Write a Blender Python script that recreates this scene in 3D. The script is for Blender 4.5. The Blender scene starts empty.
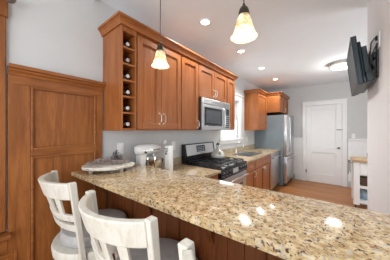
import bpy, bmesh, math, random
from mathutils import Vector, Matrix
PI = math.pi
C = bpy.context.scene.collection
S = bpy.context.scene

# ------------------------------------------------------------------ camera
cd = bpy.data.cameras.new('camera'); cam = bpy.data.objects.new('camera', cd); C.objects.link(cam)
cd.sensor_width = 36; cd.lens = 36 * 177 / 390; cd.clip_start = 0.02
cam.location = (0, 0, 1.4); cam.rotation_euler = (PI / 2, 0, math.atan(140 / 177))
S.camera = cam

# ------------------------------------------------------------------ world, lights, exposure
S.view_settings.view_transform = 'Standard'; S.view_settings.look = 'None'
S.view_settings.gamma = 1; S.view_settings.use_curve_mapping = False
S.view_settings.exposure = 0.38
W = bpy.data.worlds.new('world'); S.world = W; W.use_nodes = True
W.node_tree.nodes['Background'].inputs[0].default_value = (0.90, 0.955, 1.0, 1)
W.node_tree.nodes['Background'].inputs[1].default_value = 1.1

def lamp(name, kind, loc, power, color=(1, 1, 1), size=.1, rot=(0, 0, 0), sx=None, sy=None, spot=None):
    d = bpy.data.lights.new(name, kind); d.energy = power; d.color = color
    if kind == 'AREA':
        if sx: d.shape = 'RECTANGLE'; d.size = sx; d.size_y = sy
        else: d.shape = 'DISK'; d.size = size
    else: d.shadow_soft_size = size
    if spot: d.spot_size = spot; d.spot_blend = .6
    o = bpy.data.objects.new(name, d); C.objects.link(o); o.location = loc; o.rotation_euler = rot
    return o
DAY = (.88, .95, 1.0)
# unseen fill lamps added in dining room and entry; daylight at the kitchen window
lamp('dining_upward_fill', 'AREA', (.1, -2.3, 1.0), 46, DAY, sx=3.4, sy=1.6, rot=(math.radians(118), 0, 0))  # added fill behind the camera, tilted up to brighten the ceiling
lamp('dining_point_fill', 'POINT', (.0, -.9, 1.6), 33, (.90, .96, 1.0), .22)  # added fill without a fixture, reaches the wall under the cabinets
lamp('entry_fill', 'AREA', (1.93, 3.5, 1.35), 24, DAY, sx=1.2, sy=1.3, rot=(0, math.radians(104), 0))  # added fill at an unseen opening, brightens the entry side
lamp('daylight_kitchen', 'AREA', (-1.85, 3.385, 1.63), 7, DAY, sx=.8, sy=.78, rot=(0, -PI / 2, 0))

# ------------------------------------------------------------------ materials
def newmat(name):
    m = bpy.data.materials.new(name); m.use_nodes = True
    return m, m.node_tree, m.node_tree.nodes['Principled BSDF']
def coords(nt, scale, rot=(0, 0, 0)):
    t = nt.nodes.new('ShaderNodeTexCoord'); mp = nt.nodes.new('ShaderNodeMapping')
    mp.inputs['Scale'].default_value = scale; mp.inputs['Rotation'].default_value = rot
    nt.links.new(t.outputs['Object'], mp.inputs['Vector']); return mp.outputs[0]
def noise(nt, vec, scale=5, detail=4, rough=.5, dist=0):
    n = nt.nodes.new('ShaderNodeTexNoise'); nt.links.new(vec, n.inputs['Vector'])
    n.inputs['Scale'].default_value = scale; n.inputs['Detail'].default_value = detail
    n.inputs['Roughness'].default_value = rough; n.inputs['Distortion'].default_value = dist
    return n.outputs['Fac']
def ramp(nt, fac, stops, const=False):
    r = nt.nodes.new('ShaderNodeValToRGB'); nt.links.new(fac, r.inputs[0])
    e = r.color_ramp.elements
    while len(e) < len(stops): e.new(.5)
    for k, (p, c) in enumerate(stops):
        e[k].position = p; e[k].color = (c + (1,)) if isinstance(c, tuple) else (c, c, c, 1)
    return r.outputs[0]
def mix(nt, fac, a, b):
    m = nt.nodes.new('ShaderNodeMix'); m.data_type = 'RGBA'
    for v, s in ((fac, 0), (a, 6), (b, 7)):
        if isinstance(v, (int, float)): m.inputs[s].default_value = v
        elif isinstance(v, tuple): m.inputs[s].default_value = v + (1,)
        else: nt.links.new(v, m.inputs[s])
    return m.outputs[2]
def bump(nt, b, h, strength=.2, dist=.002):
    n = nt.nodes.new('ShaderNodeBump'); n.inputs['Strength'].default_value = strength; n.inputs['Distance'].default_value = dist
    nt.links.new(h, n.inputs['Height']); nt.links.new(n.outputs[0], b.inputs['Normal'])
def plain(name, col, rough=.5, metal=0, var=.06, scale=8, coat=0, spec=None, brushed=None):
    m, nt, b = newmat(name)
    v = coords(nt, brushed or (1, 1, 1)); n = noise(nt, v, scale, 3)
    lo = tuple(max(0, c * (1 - var)) for c in col); hi = tuple(min(1, c * (1 + var)) for c in col)
    nt.links.new(ramp(nt, n, [(.3, lo), (.7, hi)]), b.inputs['Base Color'])
    b.inputs['Roughness'].default_value = rough; b.inputs['Metallic'].default_value = metal
    b.inputs['Coat Weight'].default_value = coat
    if spec is not None: b.inputs['Specular IOR Level'].default_value = spec
    return m
def wood(name, dark, mid, light, sc=(14, 14, 1.1), rough=.38, coat=.05):
    m, nt, b = newmat(name)
    n1 = noise(nt, coords(nt, sc), 1.6, 8, .62, 1.2)
    n2 = noise(nt, coords(nt, tuple(s * 5 for s in sc)), 2.2, 4, .6)
    n3 = noise(nt, coords(nt, (2.2, 2.2, .8)), 1.3, 2)
    c = ramp(nt, n1, [(.25, dark), (.5, mid), (.78, light)])
    c = mix(nt, ramp(nt, n2, [(.35, .45), (.62, 0.)]), c, dark)
    c = mix(nt, ramp(nt, n3, [(.35, 0.), (.7, .4)]), c, light)
    nt.links.new(c, b.inputs['Base Color'])
    b.inputs['Roughness'].default_value = rough; b.inputs['Coat Weight'].default_value = coat; b.inputs['Coat Roughness'].default_value = .18
    b.inputs['Specular IOR Level'].default_value = .32
    bump(nt, b, n2, .12, .001)
    return m
def emit(name, col, strength, base=None):
    m, nt, b = newmat(name)
    n = noise(nt, coords(nt, (1, 1, 1)), 6, 2)
    nt.links.new(ramp(nt, n, [(.3, tuple(c * .96 for c in col)), (.7, col)]), b.inputs['Emission Color'])
    b.inputs['Base Color'].default_value = (base or col) + (1,)
    b.inputs['Emission Strength'].default_value = strength
    return m
V, HX, HY = (14, 14, 1.1), (1.1, 14, 14), (14, 1.1, 14)
CH = ((.16, .040, .009), (.315, .100, .027), (.43, .165, .052))
M = {}
for k, s in (('v', V), ('x', HX), ('y', HY)):
    M['cherry_' + k] = wood('cherry_' + k, *CH, sc=s)
    M['panel_' + k] = wood('old_panel_' + k, (.10, .025, .006), (.25, .078, .017), (.42, .16, .042), sc=s, rough=.4)
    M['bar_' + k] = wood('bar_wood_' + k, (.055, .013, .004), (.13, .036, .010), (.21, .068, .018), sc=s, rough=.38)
M['cubby'] = wood('cubby_inside', (.20, .065, .025), (.30, .11, .045), (.38, .15, .065), sc=HX, rough=.5, coat=0)
M['wall'] = plain('wall_paint', (.57, .57, .565), .7, var=.015)
M['wall2'] = plain('wall_paint_brightened', (.86, .87, .88), .7, var=.015)  # wall colour brightened to make up for weak light on the right wall
M['ceil'] = plain('ceiling_paint', (.82, .865, .895), .8, var=.01)
M['white'] = plain('white_paint', (.84, .84, .835), .4, var=.015)
M['whiteg'] = plain('white_enamel', (.86, .86, .85), .18, var=.01, coat=.4)
M['plastic'] = plain('white_plastic', (.82, .82, .80), .35, var=.01)
M['steel'] = plain('stainless', (.62, .63, .64), .28, 1, var=.05, scale=3, brushed=(1, 1, 60))
M['steelh'] = plain('stainless_h', (.66, .67, .68), .3, 1, var=.05, scale=3, brushed=(1, 60, 1))
M['fside'] = plain('fridge_side_grey', (.21, .255, .285), .35, .3, var=.05)
M['chrome'] = plain('chrome', (.8, .8, .8), .12, 1, var=.02)
M['nickel'] = plain('brushed_nickel', (.66, .62, .56), .28, 1, var=.03)
M['black'] = plain('black_enamel', (.012, .012, .014), .22, var=.1)
M['blackm'] = plain('black_matte', (.02, .02, .022), .5, var=.15)
M['iron'] = plain('cast_iron', (.018, .018, .02), .45, var=.2, scale=60)
M['bronze'] = plain('dark_bronze', (.045, .035, .028), .4, .7, var=.15)
M['pewter'] = plain('pewter_metal', (.23, .21, .19), .35, .9, var=.1)
M['dglass'] = plain('dark_glass', (.03, .035, .04), .08, var=.1)
M['screen'] = plain('tv_screen', (.07, .105, .125), .45, var=.06)
M['tvcase'] = plain('tv_case', (.016, .026, .033), .35, var=.1)
M['cushion'] = plain('grey_seat_leather', (.37, .355, .345), .5, var=.12, scale=20)
M['bottle'] = plain('wine_glass_green', (.012, .018, .012), .12, var=.2)
M['foil'] = plain('bottle_capsule', (.62, .60, .57), .35, .3, var=.08)
M['foilr'] = plain('bottle_capsule_red', (.45, .38, .34), .35, .3, var=.08)
M['cream'] = plain('kettle_enamel', (.62, .60, .55), .25, .2, var=.08, scale=30)
M['basket'] = plain('brown_basket', (.10, .055, .035), .7, var=.4, scale=60)
M['bag'] = plain('blue_bag', (.30, .42, .52), .5, var=.4, scale=14)
M['bark'] = plain('bark', (.36, .31, .27), .8, var=.4, scale=40)
M['drift'] = plain('driftwood', (.25, .19, .17), .8, var=.4, scale=50)
M['sage'] = plain('dried_leaves', (.15, .14, .14), .7, var=.35, scale=50)
M['towel'] = plain('grey_towel', (.16, .17, .19), .9, var=.2, scale=60)
M['bowl'] = plain('mixer_bowl_steel', (.7, .66, .6), .15, 1, var=.04)
# whitewashed stool timber
m, nt, b = newmat('whitewash'); M['wash'] = m
n1 = noise(nt, coords(nt, (10, 10, 2)), 4, 6, .6, .6); n2 = noise(nt, coords(nt, (30, 30, 5)), 5, 4)
c = ramp(nt, n1, [(.3, (.50, .46, .385)), (.5, (.58, .55, .48)), (.7, (.62, .59, .53))])
c = mix(nt, ramp(nt, n2, [(.3, .25), (.5, 0.)]), c, (.46, .39, .29))
nt.links.new(c, b.inputs['Base Color']); b.inputs['Roughness'].default_value = .5
# whitewashed slab tray
m, nt, b = newmat('tray_wood'); M['tray'] = m
n1 = noise(nt, coords(nt, (8, 8, 8)), 3, 5, .6, 1)
nt.links.new(ramp(nt, n1, [(.3, (.50, .44, .36)), (.5, (.70, .66, .58)), (.7, (.78, .75, .69))]), b.inputs['Base Color']); b.inputs['Roughness'].default_value = .6
# cart butcher block
M['block'] = wood('butcher_block', (.36, .22, .11), (.52, .35, .20), (.62, .45, .28), sc=HX, rough=.45, coat=0)
# granite
def granite(name, tint=1.0):
    m, nt, b = newmat(name)
    o = coords(nt, (1, 1, 1))
    base = ramp(nt, noise(nt, o, 32, 6, .65), [(.30, (.31, .19, .08)), (.45, (.52, .37, .185)), (.58, (.68, .53, .32)), (.75, (.78, .67, .48))])
    grey = ramp(nt, noise(nt, coords(nt, (1.15, 1, 1), (.3, .2, .5)), 50, 4, .6), [(.56, 0.), (.64, .75)])
    c = mix(nt, grey, base, (.47, .45, .42))
    brown = ramp(nt, noise(nt, coords(nt, (1, 1.1, 1), (.8, .1, .9)), 62, 3, .6, .4), [(.57, 0.), (.61, .85)])
    c = mix(nt, brown, c, (.24, .10, .04))
    dark = ramp(nt, noise(nt, coords(nt, (1.1, 1, 1), (.2, .9, .4)), 78, 3, .55, .3), [(.60, 0.), (.63, .95)])
    c = mix(nt, dark, c, (.045, .032, .028))
    tiny = ramp(nt, noise(nt, o, 190, 2), [(.62, 0.), (.70, .6)])
    c = mix(nt, tiny, c, (.16, .10, .06))
    if tint != 1: c = mix(nt, 1 - tint, c, (.33, .34, .27))
    nt.links.new(c, b.inputs['Base Color'])
    b.inputs['Roughness'].default_value = .11; b.inputs['Specular IOR Level'].default_value = .55
    return m
M['granite'] = granite('granite'); M['granite2'] = granite('granite_upstand', .6)
# wood floor: boards along X
m, nt, b = newmat('floor_boards'); M['floor'] = m
t = nt.nodes.new('ShaderNodeTexCoord'); br = nt.nodes.new('ShaderNodeTexBrick'); nt.links.new(t.outputs['Object'], br.inputs['Vector'])
br.inputs['Scale'].default_value = 1; br.inputs['Brick Width'].default_value = 1.3; br.inputs['Row Height'].default_value = .075
br.inputs['Mortar Size'].default_value = .0016; br.offset = .37
br.inputs['Color1'].default_value = (.34, .115, .022, 1); br.inputs['Color2'].default_value = (.50, .20, .045, 1); br.inputs['Mortar'].default_value = (.08, .03, .01, 1)
g = noise(nt, coords(nt, (2, 30, 1)), 3, 5, .6, .5)
c = mix(nt, ramp(nt, g, [(.3, .4), (.6, 0.)]), br.outputs['Color'], (.22, .09, .03))
nt.links.new(c, b.inputs['Base Color']); b.inputs['Roughness'].default_value = .35
# lit things
M['bulb'] = emit('lit_bulb', (1, .93, .80), 4)
M['down'] = emit('lit_downlight', (1, .97, .92), 5)
M['flush'] = emit('lit_diffuser', (1, .98, .94), 2.2)
m, nt, b = newmat('alabaster_shade'); M['shade'] = m
n1 = noise(nt, coords(nt, (1, 1, 1)), 22, 4, .6, 1.5)
c = ramp(nt, n1, [(.35, (.60, .45, .26)), (.5, (.84, .78, .64)), (.65, (.92, .90, .84))])
nt.links.new(c, b.inputs['Base Color']); b.inputs['Roughness'].default_value = .2
b.inputs['Transmission Weight'].default_value = 0.25
tr = nt.nodes.new('ShaderNodeBsdfTranslucent'); nt.links.new(c, tr.inputs[0])
ms = nt.nodes.new('ShaderNodeMixShader'); ms.inputs[0].default_value = .6
nt.links.new(b.outputs[0], ms.inputs[1]); nt.links.new(tr.outputs[0], ms.inputs[2])
nt.links.new(ms.outputs[0], nt.nodes['Material Output'].inputs[0])
m, nt, b = newmat('window_glass'); M['glass'] = m
b.inputs['Roughness'].default_value = .0; b.inputs['Transmission Weight'].default_value = 1; b.inputs['IOR'].default_value = 1.02
n1 = noise(nt, coords(nt, (1, 1, 1)), 3, 1); nt.links.new(ramp(nt, n1, [(.3, .97), (.7, 1.)]), b.inputs['Base Color'])

# ------------------------------------------------------------------ mesh helpers
class MB:
    def __init__(s): s.bm = bmesh.new()
    def box(s, x0, x1, y0, y1, z0, z1, bev=0, seg=1):
        x0, x1 = min(x0, x1), max(x0, x1); y0, y1 = min(y0, y1), max(y0, y1); z0, z1 = min(z0, z1), max(z0, z1)
        r = bmesh.ops.create_cube(s.bm, size=1, matrix=Matrix.Translation(((x0 + x1) / 2, (y0 + y1) / 2, (z0 + z1) / 2)) @ Matrix.Diagonal((x1 - x0, y1 - y0, z1 - z0, 1)))
        if bev:
            es = list({e for v in r['verts'] for e in v.link_edges})
            bmesh.ops.bevel(s.bm, geom=es, offset=bev, segments=seg, affect='EDGES', profile=.5)
        return s
    def cyl(s, p, q, r0, r1=None, n=16, caps=True):
        p, q = Vector(p), Vector(q); d = q - p
        mt = Matrix.Translation((p + q) / 2) @ d.to_track_quat('Z', 'Y').to_matrix().to_4x4()
        bmesh.ops.create_cone(s.bm, cap_ends=caps, segments=n, radius1=r0, radius2=r0 if r1 is None else r1, depth=d.length, matrix=mt)
        return s
    def ball(s, p, r, sc=(1, 1, 1), n=16):
        bmesh.ops.create_uvsphere(s.bm, u_segments=n, v_segments=max(6, n // 2), radius=r, matrix=Matrix.Translation(p) @ Matrix.Diagonal((*sc, 1)))
        return s
    def lathe(s, prof, origin=(0, 0, 0), axis='z', n=32, close=False):
        rings = []; ox, oy, oz = origin
        for r, h in prof:
            ring = []
            for k in range(n):
                a = 2 * PI * k / n; u, v = r * math.cos(a), r * math.sin(a)
                p = {'z': (u, v, h), 'x': (h, u, v), 'y': (u, h, v)}[axis]
                ring.append(s.bm.verts.new((p[0] + ox, p[1] + oy, p[2] + oz)))
            rings.append(ring)
        for a, b_ in zip(rings, rings[1:]):
            for k in range(n): s.bm.faces.new((a[k], a[(k + 1) % n], b_[(k + 1) % n], b_[k]))
        if not close:
            s.bm.faces.new(rings[0][::-1]); s.bm.faces.new(rings[-1])
        else:
            a, b_ = rings[-1], rings[0]
            for k in range(n): s.bm.faces.new((a[k], a[(k + 1) % n], b_[(k + 1) % n], b_[k]))
        return s
    def tube(s, pts, r, n=8, radii=None):
        pts = [Vector(p) for p in pts]; rings = []
        for i, p in enumerate(pts):
            d = (pts[min(i + 1, len(pts) - 1)] - pts[max(i - 1, 0)]).normalized()
            u = d.orthogonal().normalized() if i == 0 else (rings_u - d * rings_u.dot(d)).normalized()
            rings_u = u; w = d.cross(u); rr = radii[i] if radii else r
            rings.append([s.bm.verts.new(p + u * rr * math.cos(2 * PI * k / n) + w * rr * math.sin(2 * PI * k / n)) for k in range(n)])
        for a, b_ in zip(rings, rings[1:]):
            for k in range(n): s.bm.faces.new((a[k], a[(k + 1) % n], b_[(k + 1) % n], b_[k]))
        s.bm.faces.new(rings[0][::-1]); s.bm.faces.new(rings[-1]); return s
    def sweep(s, prof, path, closed=False):
        """prof: (out, up) pairs; path: list of (point, outward vector scaled for the mitre)"""
        rings = []
        for p, o in path:
            p, o = Vector(p), Vector(o); rings.append([s.bm.verts.new(p + o * a + Vector((0, 0, h))) for a, h in prof])
        n = len(prof)
        for a, b_ in zip(rings, rings[1:]):
            for k in range(n): s.bm.faces.new((a[k], a[(k + 1) % n], b_[(k + 1) % n], b_[k]))
        s.bm.faces.new(rings[0][::-1]); s.bm.faces.new(rings[-1]); return s
    def prism(s, poly, axis, a, b_):
        f = {'x': lambda u, v, t: (t, u, v), 'y': lambda u, v, t: (u, t, v), 'z': lambda u, v, t: (u, v, t)}[axis]
        A = [s.bm.verts.new(f(u, v, a)) for u, v in poly]; B = [s.bm.verts.new(f(u, v, b_)) for u, v in poly]
        n = len(poly)
        for k in range(n): s.bm.faces.new((A[k], A[(k + 1) % n], B[(k + 1) % n], B[k]))
        s.bm.faces.new(A[::-1]); s.bm.faces.new(B); return s
    def xf(s, mt): s.bm.transform(mt); return s
def build(name, mb, mat, parent=None, smooth=False, label=None):
    off = Vector((0, 0, 0)); p = parent
    while p: off += p.location; p = p.parent
    bm = mb.bm; bmesh.ops.translate(bm, vec=-off, verts=bm.verts[:]); bmesh.ops.recalc_face_normals(bm, faces=bm.faces[:])
    me = bpy.data.meshes.new(name); bm.to_mesh(me); bm.free()
    if smooth:
        for p_ in me.polygons: p_.use_smooth = True
        me.set_sharp_from_angle(angle=math.radians(38))
    me.materials.append(M[mat] if isinstance(mat, str) else mat)
    o = bpy.data.objects.new(name, me); C.objects.link(o)
    if parent: o.parent = parent
    if label: o['label'] = label
    return o
def tag(o, label, cat, group=None, kind=None):
    o['label'] = label; o['category'] = cat
    if group: o['group'] = group
    if kind: o['kind'] = kind
    return o
def thing(name, label, cat, loc, group=None):
    o = bpy.data.objects.new(name, None); C.objects.link(o); o.location = loc; o.empty_display_size = .05
    return tag(o, label, cat, group)
def struct(name, mb, mat, parent=None, smooth=False):
    o = build(name, mb, mat, parent, smooth)
    if not parent: o['kind'] = 'structure'
    return o
def copy_tree(o, parent=None):
    c_ = o.copy(); C.objects.link(c_)
    if parent: c_.parent = parent
    for ch in list(o.children): copy_tree(ch, c_)
    return c_

# ------------------------------------------------------------------ setting
WX = -1.72          # left wall plane
CZ = 2.61           # ceiling
FY = 5.75           # far wall plane
EX = 2.0            # east wall plane
struct('floor', MB().box(-1.86, 2.14, -2.5, 5.89, -.1, 0), 'floor')
struct('ceiling', MB().box(-1.86, 2.14, -2.5, 5.89, CZ, CZ + .1), 'ceil')
# left wall with the dining window and the kitchen window
w = MB()
for y0, y1, z0, z1 in ((-2.5, -1.0, 0, CZ), (-1.0, .04, 0, .73), (-1.0, .04, 2.15, CZ), (.04, 2.985, 0, CZ), (2.985, 3.79, 0, 1.215), (2.985, 3.79, 2.05, CZ), (3.79, 5.75, 0, CZ)):
    w.box(WX - .14, WX, y0, y1, z0, z1)
struct('wall_left', w, 'wall')
struct('wall_far', MB().box(-1.86, 2.14, FY, FY + .14, 0, CZ), 'wall')
w = MB().box(EX, EX + .14, -2.5, 2.75, 0, CZ).box(EX, EX + .14, 4.25, FY, 0, CZ).box(EX, EX + .14, 2.75, 4.25, 0, .8).box(EX, EX + .14, 2.75, 4.25, 2.1, CZ)
struct('wall_east', w, 'wall')
struct('wall_right', MB().box(.25, .37, 1.065, 2.416, 0, CZ).box(.37, EX, 1.065, 1.185, 0, CZ), 'wall2')
struct('trim_1', MB().box(WX, .25, .47, .69, CZ - .035, CZ), 'ceil')     # shallow ceiling band above the bar
struct('baseboard_far', MB().box(-.90, -.69, FY - .016, FY, 0, .14, .003).box(.30, EX, FY - .016, FY, 0, .14, .003), 'white')
# white wainscot with chair rail on the far wall
wa = MB()
for x0, x1 in ((-.95, -.69), (.25, EX)):
    wa.box(x0, x1, FY - .012, FY, .14, 1.15)
    wa.box(x0, x1, FY - .035, FY, 1.15, 1.185, .006, 2).box(x0, x1, FY - .02, FY, 1.12, 1.15, .003)
    k = x0 + .06
    while k < x1 - .02: wa.box(k, k + .012, FY - .016, FY - .011, .15, 1.11, .001); k += .09
struct('trim_2', wa, 'white')
# kitchen window
wf = MB()
wf.box(WX - .001, WX + .022, 2.905, 2.985, 1.18, 2.06, .003).box(WX - .001, WX + .022, 3.79, 3.885, 1.18, 2.06, .003)
wf.box(WX, WX + .028, 2.90, 3.90, 2.06, 2.16, .003).box(WX, WX + .055, 2.88, 3.92, 2.16, 2.185, .005, 2)
wf.box(WX, WX + .05, 2.89, 3.91, 1.19, 1.215, .005, 2).box(WX, WX + .018, 2.91, 3.88, 1.12, 1.19, .003)
win = struct('window_1', wf, 'white')
sf = MB()
for z0, z1, xo in ((1.217, 1.63, .05), (1.61, 2.048, .08)):
    x1 = WX - xo; x0 = x1 - .028
    sf.box(x0, x1, 2.99, 3.04, z0, z1).box(x0, x1, 3.735, 3.785, z0, z1).box(x0, x1, 3.04, 3.735, z0, z0 + .045).box(x0, x1, 3.04, 3.735, z1 - .035, z1)
    sf.box(x0 + .006, x1 - .006, 3.378, 3.398, z0 + .045, z1 - .035)
build('sash', sf, 'white', win)
build('glass', MB().box(WX - .068, WX - .064, 3.045, 3.73, 1.27, 1.59).box(WX - .098, WX - .094, 3.045, 3.73, 1.66, 2.01), 'glass', win)
# dining window: timber casing whose right edge shows at the left of the view
wf = MB()
wf.box(WX, WX + .03, .035, .142, .735, 2.14, .004).box(WX, WX + .03, -1.1, -.995, .735, 2.14, .004)
wf.box(WX, WX + .042, .028, .150, 2.14, 2.28, .006).box(WX, WX + .042, -1.11, -.985, 2.14, 2.28, .006).box(WX, WX + .03, -.985, .028, 2.15, 2.27, .004)
win2 = struct('window_2', wf, 'panel_v')
sf = MB()
for z0, z1 in ((.735, 1.45), (1.44, 2.145)):
    sf.box(WX - .09, WX - .05, -.99, -.93, z0, z1).box(WX - .09, WX - .05, -.03, .03, z0, z1).box(WX - .09, WX - .05, -.93, -.03, z0, z0 + .06).box(WX - .09, WX - .05, -.93, -.03, z1 - .05, z1)
build('sash', sf, 'panel_v', win2)
build('glass', MB().box(WX - .072, WX - .068, -.93, -.03, .8, 2.09), 'glass', win2)
build('stool', MB().box(WX - .05, WX + .085, -1.14, .165, .695, .725, .010, 3), 'panel_y', win2)
# tall timber wainscot on the dining part of the left wall
T = WX + .025
wn = MB()
Y0, Y1 = .150, .754
wn.box(WX, T - .012, -2.5, Y1, .02, .69)                     # backing below the window
wn.box(WX, T - .012, Y0, Y1, .69, 1.77)
wn.box(WX, T, Y0, .2605, .12, 1.71, .0015).box(WX, T, .702, Y1, .12, 1.71, .0015)
st = struct('trim_3', wn, 'panel_v')
wn2 = MB().box(WX, T, .755, .80, 0, 1.02, .0015); build('stile', wn2, 'panel_v', st)
wr = MB().box(WX, T, .262, .7005, 1.7095, 1.7105).box(WX, T, Y0, Y1, 1.7105, 1.77, .0015).box(WX, T, .262, .7005, 1.213, 1.255, .0015).box(WX, T, .262, .7005, .12, .24, .0015)
wr.box(WX, T, -2.5, Y0 - .001, .60, .69, .0015).box(WX, T, -2.5, Y0 - .001, .12, .2, .0015)
build('rail', wr, 'panel_y', st)
# mouldings round the panels
def frame_mould(mb, y0, y1, z0, z1, x, wd=.016, th=.010):
    mb.box(x - .012, x + th - .004, y0, y0 + wd, z0, z1, .003).box(x - .012, x + th - .004, y1 - wd, y1, z0, z1, .003)
    mb.box(x - .012, x + th - .004, y0 + wd, y1 - wd, z0, z0 + wd, .003).box(x - .012, x + th - .004, y0 + wd, y1 - wd, z1 - wd, z1, .003)
fm = MB()
frame_mould(fm, .262, .7005, 1.2555, 1.7095, T); frame_mould(fm, .262, .7005, .2405, 1.2125, T)
frame_mould(fm, -.46, .195, .2005, .585, T); frame_mould(fm, -1.2, -.52, .2005, .585, T)
build('panel_moulding', fm, 'panel_y', st)
cap = MB()
cap.sweep([(0, 1.77), (.028, 1.77), (.034, 1.785), (.05, 1.797), (.052, 1.808), (.07, 1.812), (.072, 1.834), (0, 1.836)], [((WX, .152, 0), (1, 0, 0)), ((WX, .768, 0), (1, 0, 0))])
build('cap_rail', cap, 'panel_y', st)
struct('baseboard_left', MB().box(T, T + .012, -2.5, .78, 0, .16, .004), 'panel_y')
# curtain rod
cr = thing('curtain_rod', 'pewter curtain rod end above the timber window casing', 'curtain rod', (WX, .10, 2.25))
rx = WX + .10
build('rod', MB().cyl((rx, -1.15, 2.235), (rx, .115, 2.235), .0125), 'pewter', cr, True)
build('finial', MB().lathe([(.010, 0), (.019, .004), (.019, .012), (.013, .018), (.021, .026), (.026, .038), (.026, .050), (.019, .062), (.006, .069)], (rx, .112, 2.235), 'y', 20), 'pewter', cr, True)
build('bracket', MB().box(WX + .043, WX + .049, .065, .105, 2.20, 2.27, .002).box(WX + .049, rx - .012, .079, .091, 2.229, 2.241).cyl((rx, .078, 2.235), (rx, .092, 2.235), .017), 'pewter', cr)

# far door
dx0, dx1 = -.622, .135
dm = MB()
dm.box(dx0, dx1, FY - .012, FY, .006, 2.05)
def rails(mb, xs, zs, y, th):
    pass
for x0, x1, z0, z1 in ((dx0, dx0 + .115, .006, 2.05), (dx1 - .115, dx1, .006, 2.05), (dx0 + .115, dx1 - .115, .006, .24), (dx0 + .115, dx1 - .115, .80, .96), (dx0 + .115, dx1 - .115, 1.93, 2.05)):
    dm.box(x0, x1, FY - .030, FY - .012, z0, z1, .003)
door = struct('door_1', dm, 'white')
dc = MB().box(dx0 - .09, dx0 - .004, FY - .035, FY, 0, 2.056, .004).box(dx1 + .004, dx1 + .10, FY - .035, FY, 0, 2.056, .004).box(dx0 - .09, dx1 + .10, FY - .035, FY, 2.056, 2.16, .004).box(dx0 - .10, dx1 + .11, FY - .045, FY, 2.16, 2.18, .004)
build('casing', dc, 'white', door)
build('knob', MB().cyl((.075, FY - .031, .95), (.075, FY - .036, .95), .026).cyl((.075, FY - .036, .95), (.075, FY - .065, .95), .010).ball((.075, FY - .08, .95), .027, (1, .75, 1)), 'pewter', door, True)
build('slide_bolt', MB().box(.03, .125, FY - .040, FY - .030, 1.395, 1.415, .002).cyl((.05, FY - .045, 1.405), (.15, FY - .045, 1.405), .005), 'pewter', door)
build('hinge', MB().box(dx0 - .012, dx0 + .012, FY - .040, FY - .030, .24, .32), 'pewter', door)

# ------------------------------------------------------------------ cabinetry helpers
def door_x(parent, y0, y1, z0, z1, x, wd=.055, name='door', mat='cherry', handle=None):
    """recessed-panel door whose front face lies at x, facing +X"""
    th = .02
    d = MB().box(x - th, x - .014, y0 + wd - .01, y1 - wd + .01, z0 + wd - .01, z1 - wd + .01)
    d.box(x - th, x, y0, y0 + wd, z0, z1, .002).box(x - th, x, y1 - wd, y1, z0, z1, .002)
    o = build(name, d, mat + '_v', parent)
    r = MB().box(x - th, x, y0 + wd, y1 - wd, z0, z0 + wd, .002).box(x - th, x, y0 + wd, y1 - wd, z1 - wd, z1, .002)
    # inner bead
    for a in ((y0 + wd, y0 + wd + .008, z0 + wd, z1 - wd), (y1 - wd - .008, y1 - wd, z0 + wd, z1 - wd), (y0 + wd + .008, y1 - wd - .008, z0 + wd, z0 + wd + .008), (y0 + wd + .008, y1 - wd - .008, z1 - wd - .008, z1 - wd)):
        r.box(x - .015, x - .008, *a, .0025)
    build('rail', r, mat + '_y', o)
    if handle: pull(o, *handle)
    return o
def pull(parent, x, y, z, L=.10, vert=True):
    h = L / 2; pts = []
    for k in range(13):
        t_ = -1 + 2 * k / 12; d_ = .028 * (1 - t_ ** 4) + .002
        pts.append((x + d_, y, z + t_ * h) if vert else (x + d_, y + t_ * h, z))
    m_ = MB().tube(pts, .0045, 8)
    for e in (-1, 1):
        p = (x, y, z + e * h) if vert else (x, y + e * h, z)
        m_.cyl(p, (p[0] + .004, p[1], p[2]), .009, .006, 12)
    build('handle', m_, 'nickel', parent, True)

UB, UT = 1.395, 2.275      # wall cabinets bottom, top
UF = -1.405                # face frame plane
UD = UF + .02              # door face
def wallbox(name, label, y0, y1, z0=UB, z1=UT, xf=UF, side=None):
    c_ = thing(name, label, 'cabinet', (WX + .003, y0, z0))
    b_ = MB().box(WX + .003, xf - .02, y0 + .0008, y0 + .018, z0, z1).box(WX + .003, xf - .02, y1 - .018, y1 - .0008, z0, z1)
    b_.box(WX + .003, xf - .02, y0 + .018, y1 - .018, z0, z0 + .018).box(WX + .003, xf - .02, y0 + .018, y1 - .018, z1 - .018, z1).box(WX + .003, WX + .009, y0 + .018, y1 - .018, z0 + .018, z1 - .018)
    build('body', b_, 'cherry_v', c_)
    f = MB().box(xf - .02, xf, y0 + .0008, y0 + .022, z0, z1, .001).box(xf - .02, xf, y1 - .022, y1 - .0008, z0, z1, .001)
    f.box(xf - .02, xf, y0 + .022, y1 - .022, z0, z0 + .025).box(xf - .02, xf, y0 + .022, y1 - .022, z1 - .03, z1)
    build('face_frame', f, 'cherry_y', c_)
    return c_
# wine cubby
CY0, CY1 = .77, .914
wc = thing('wine_rack_cabinet', 'narrow cherry wall cabinet of six open wine cubbies at the near end of the run', 'cabinet', (WX + .003, CY0, UB))
x0, x1 = WX + .003, UD - .002
build('side_panel', MB().box(x0, x1, CY0, CY0 + .016, UB, UT, .001), 'cherry_v', wc)
build('side_panel', MB().box(x0, x1, CY1 - .014, CY1 - .001, UB, UT, .001), 'cherry_v', wc)
build('back_panel', MB().box(x0, x0 + .008, CY0 + .016, CY1 - .014, UB, UT), 'cubby', wc)
NB = 6; zlo, zhi = UB + .012, 2.238; pitch = (zhi - zlo) / NB
sh = []
for k in range(NB + 1):
    zz = zlo + k * pitch
    sb = MB().box(x0 + .008, x1 - .001, CY0 + .016, CY1 - .014, zz - .007, (zz + .007) if k < NB else UT)
    build('shelf', sb, 'cherry_x', wc)
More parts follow.
